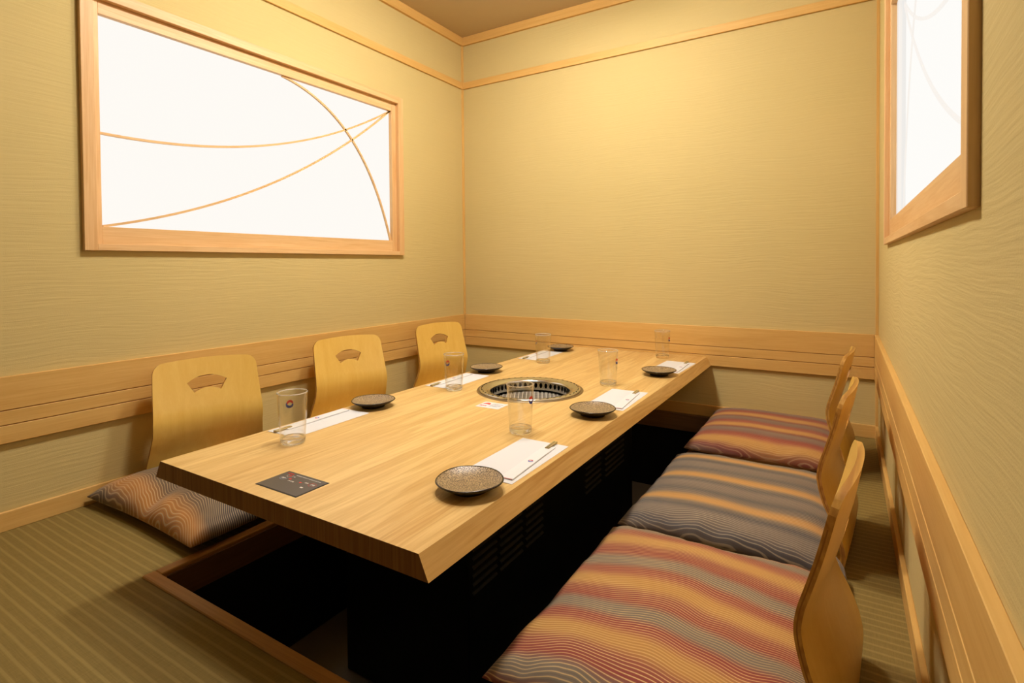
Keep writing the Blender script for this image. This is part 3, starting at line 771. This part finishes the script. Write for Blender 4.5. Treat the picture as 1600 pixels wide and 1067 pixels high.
M['ply_dark'] = plain('glue_line', (0.36, 0.155, 0.03), 0.5)
CH = [('L', 0.178, -1.890, -15, 'bent plywood floor chair at the left wall, nearest, on the wavy grey cushion'),
      ('L', 0.172, -1.178, -14, 'bent plywood floor chair at the left wall, the middle of three'),
      ('L', 0.180, -0.468, -10, 'bent plywood floor chair at the left wall, farthest, by the room corner'),
      ('R', 2.239, -1.912, 175, 'bent plywood floor chair at the right wall, nearest, behind the red and gold cushion'),
      ('R', 2.243, -1.195, 175, 'bent plywood floor chair at the right wall, the middle of three'),
      ('R', 2.245, -0.475, 175, 'bent plywood floor chair at the right wall, farthest back')]
proto = make_chair()
chairs = []
for i, (sd, x, y, a, lab) in enumerate(CH):
    c = proto if i == 0 else copy_tree(proto)
    c.location = (x, y, 0.0); c.rotation_euler = (0, 0, R(a))
    tag(c, lab, 'chair', 'plywood floor chairs'); chairs.append((x, y, R(a)))

# ------------------------------------------------------------------ floor cushions
def make_cushion(name, cx_, cy_, sx, sy, T, mat, label, chair, seed, crease=None, rz=0.0):
    n_ = 56; seam = 0.034
    rot = Matrix.Rotation(rz, 3, 'Z')
    ca = Vector((math.cos(chair[2]), math.sin(chair[2]))); cl = Vector((-ca.y, ca.x)); co_ = Vector((chair[0], chair[1]))
    def P(u, v, top):
        x = sx / 2 * u * (1 - 0.045 * (1 - v * v) * u * u); y = sy / 2 * v * (1 - 0.05 * (1 - u * u) * v * v)
        f = (max(0, 1 - abs(u) ** 4.2) ** 0.55) * (max(0, 1 - abs(v) ** 4.6) ** 0.5)
        edge = min(1 - abs(u), 1 - abs(v))
        wv = math.exp(-edge * 9) * min(1, edge * 14)
        nn = noise.noise(Vector((x * 16 + seed, y * 16, seed * 2.1))) + 0.5 * noise.noise(Vector((x * 38, y * 38 + seed, 3.0)))
        z = seam + (T - seam) * f + 0.017 * wv * nn + 0.004 * noise.noise(Vector((x * 5, y * 5, seed)))*f if top else seam - (seam - 0.014) * min(1, f * 1.6)
        if top and crease:
            d = (u - crease[0]) / 0.10; depth = max(0, (-v - 0.35)) * 1.1 if crease[1] < 0 else max(0, v - .35)
            z -= 0.026 * math.exp(-d * d) * min(1, depth * 1.6) * f ** .5
        w_ = rot @ Vector((x, y, 0)); wx_, wy_ = w_.x + cx_, w_.y + cy_
        # stay in front of the chair back
        q = Vector((wx_, wy_)) - co_; lx, ly = q.dot(ca), q.dot(cl)
        k = max(0.0, min(1.0, (0.225 - abs(ly)) / 0.03))
        if k > 0:
            lim = -prof_s(max(0.05, min(z, 0.2))) + 0.010 + BOW * (min(abs(ly), HW) / HW) ** 2
            if lx < lim:
                push = (lim - lx) * k; wx_ += ca.x * push; wy_ += ca.y * push; z += min(.02, push * 0.25) if top else 0
        # stay clear of the side walls
        wx_ = min(max(wx_, 0.016), W - 0.016); wy_ = min(wy_, -0.014)
        return (wx_ - cx_, wy_ - cy_, z)
    vs_, fs = [], []; idx = {}
    def vid(i, j, top):
        if i in (0, n_) or j in (0, n_): top = True
        k = (i, j, top)
        if k not in idx:
            u = math.sin((i / n_ - .5) * math.pi) * .35 + (2 * i / n_ - 1) * .65; v = math.sin((j / n_ - .5) * math.pi) * .35 + (2 * j / n_ - 1) * .65
            idx[k] = len(vs_); vs_.append(P(u, v, top))
        return idx[k]
    for i in range(n_):
        for j in range(n_):
            fs.append((vid(i, j, True), vid(i + 1, j, True), vid(i + 1, j + 1, True), vid(i, j + 1, True)))
            fs.append((vid(i, j, False), vid(i, j + 1, False), vid(i + 1, j + 1, False), vid(i + 1, j, False)))
    o = mesh_obj(name, vs_, fs, mat, None, True); o.location = (cx_, cy_, 0.0)
    md = o.modifiers.new('smooth', 'SUBSURF'); md.levels = 1; md.render_levels = 1
    return tag(o, label, 'cushion', 'square floor cushions')
make_cushion('floor_cushion', 1.975, -1.858, 0.605, 0.705, 0.098, M['fab_red'], 'red and gold striped floor cushion on the right, nearest the camera', chairs[3], 1.3)
make_cushion('floor_cushion', 1.978, -1.138, 0.605, 0.700, 0.100, M['fab_grey'], 'grey and gold striped floor cushion on the right, the middle one', chairs[4], 4.7)
make_cushion('floor_cushion', 1.978, -0.352, 0.605, 0.675, 0.102, M['fab_red2'], 'red, mauve and grey striped floor cushion on the right, against the back wall', chairs[5], 8.2)
make_cushion('floor_cushion', 0.356, -1.905, 0.675, 0.67, 0.112, M['fab_wave'], 'grey and orange floor cushion with wavy cream lines on the left tatami', chairs[0], 2.9, (0.05, -1))
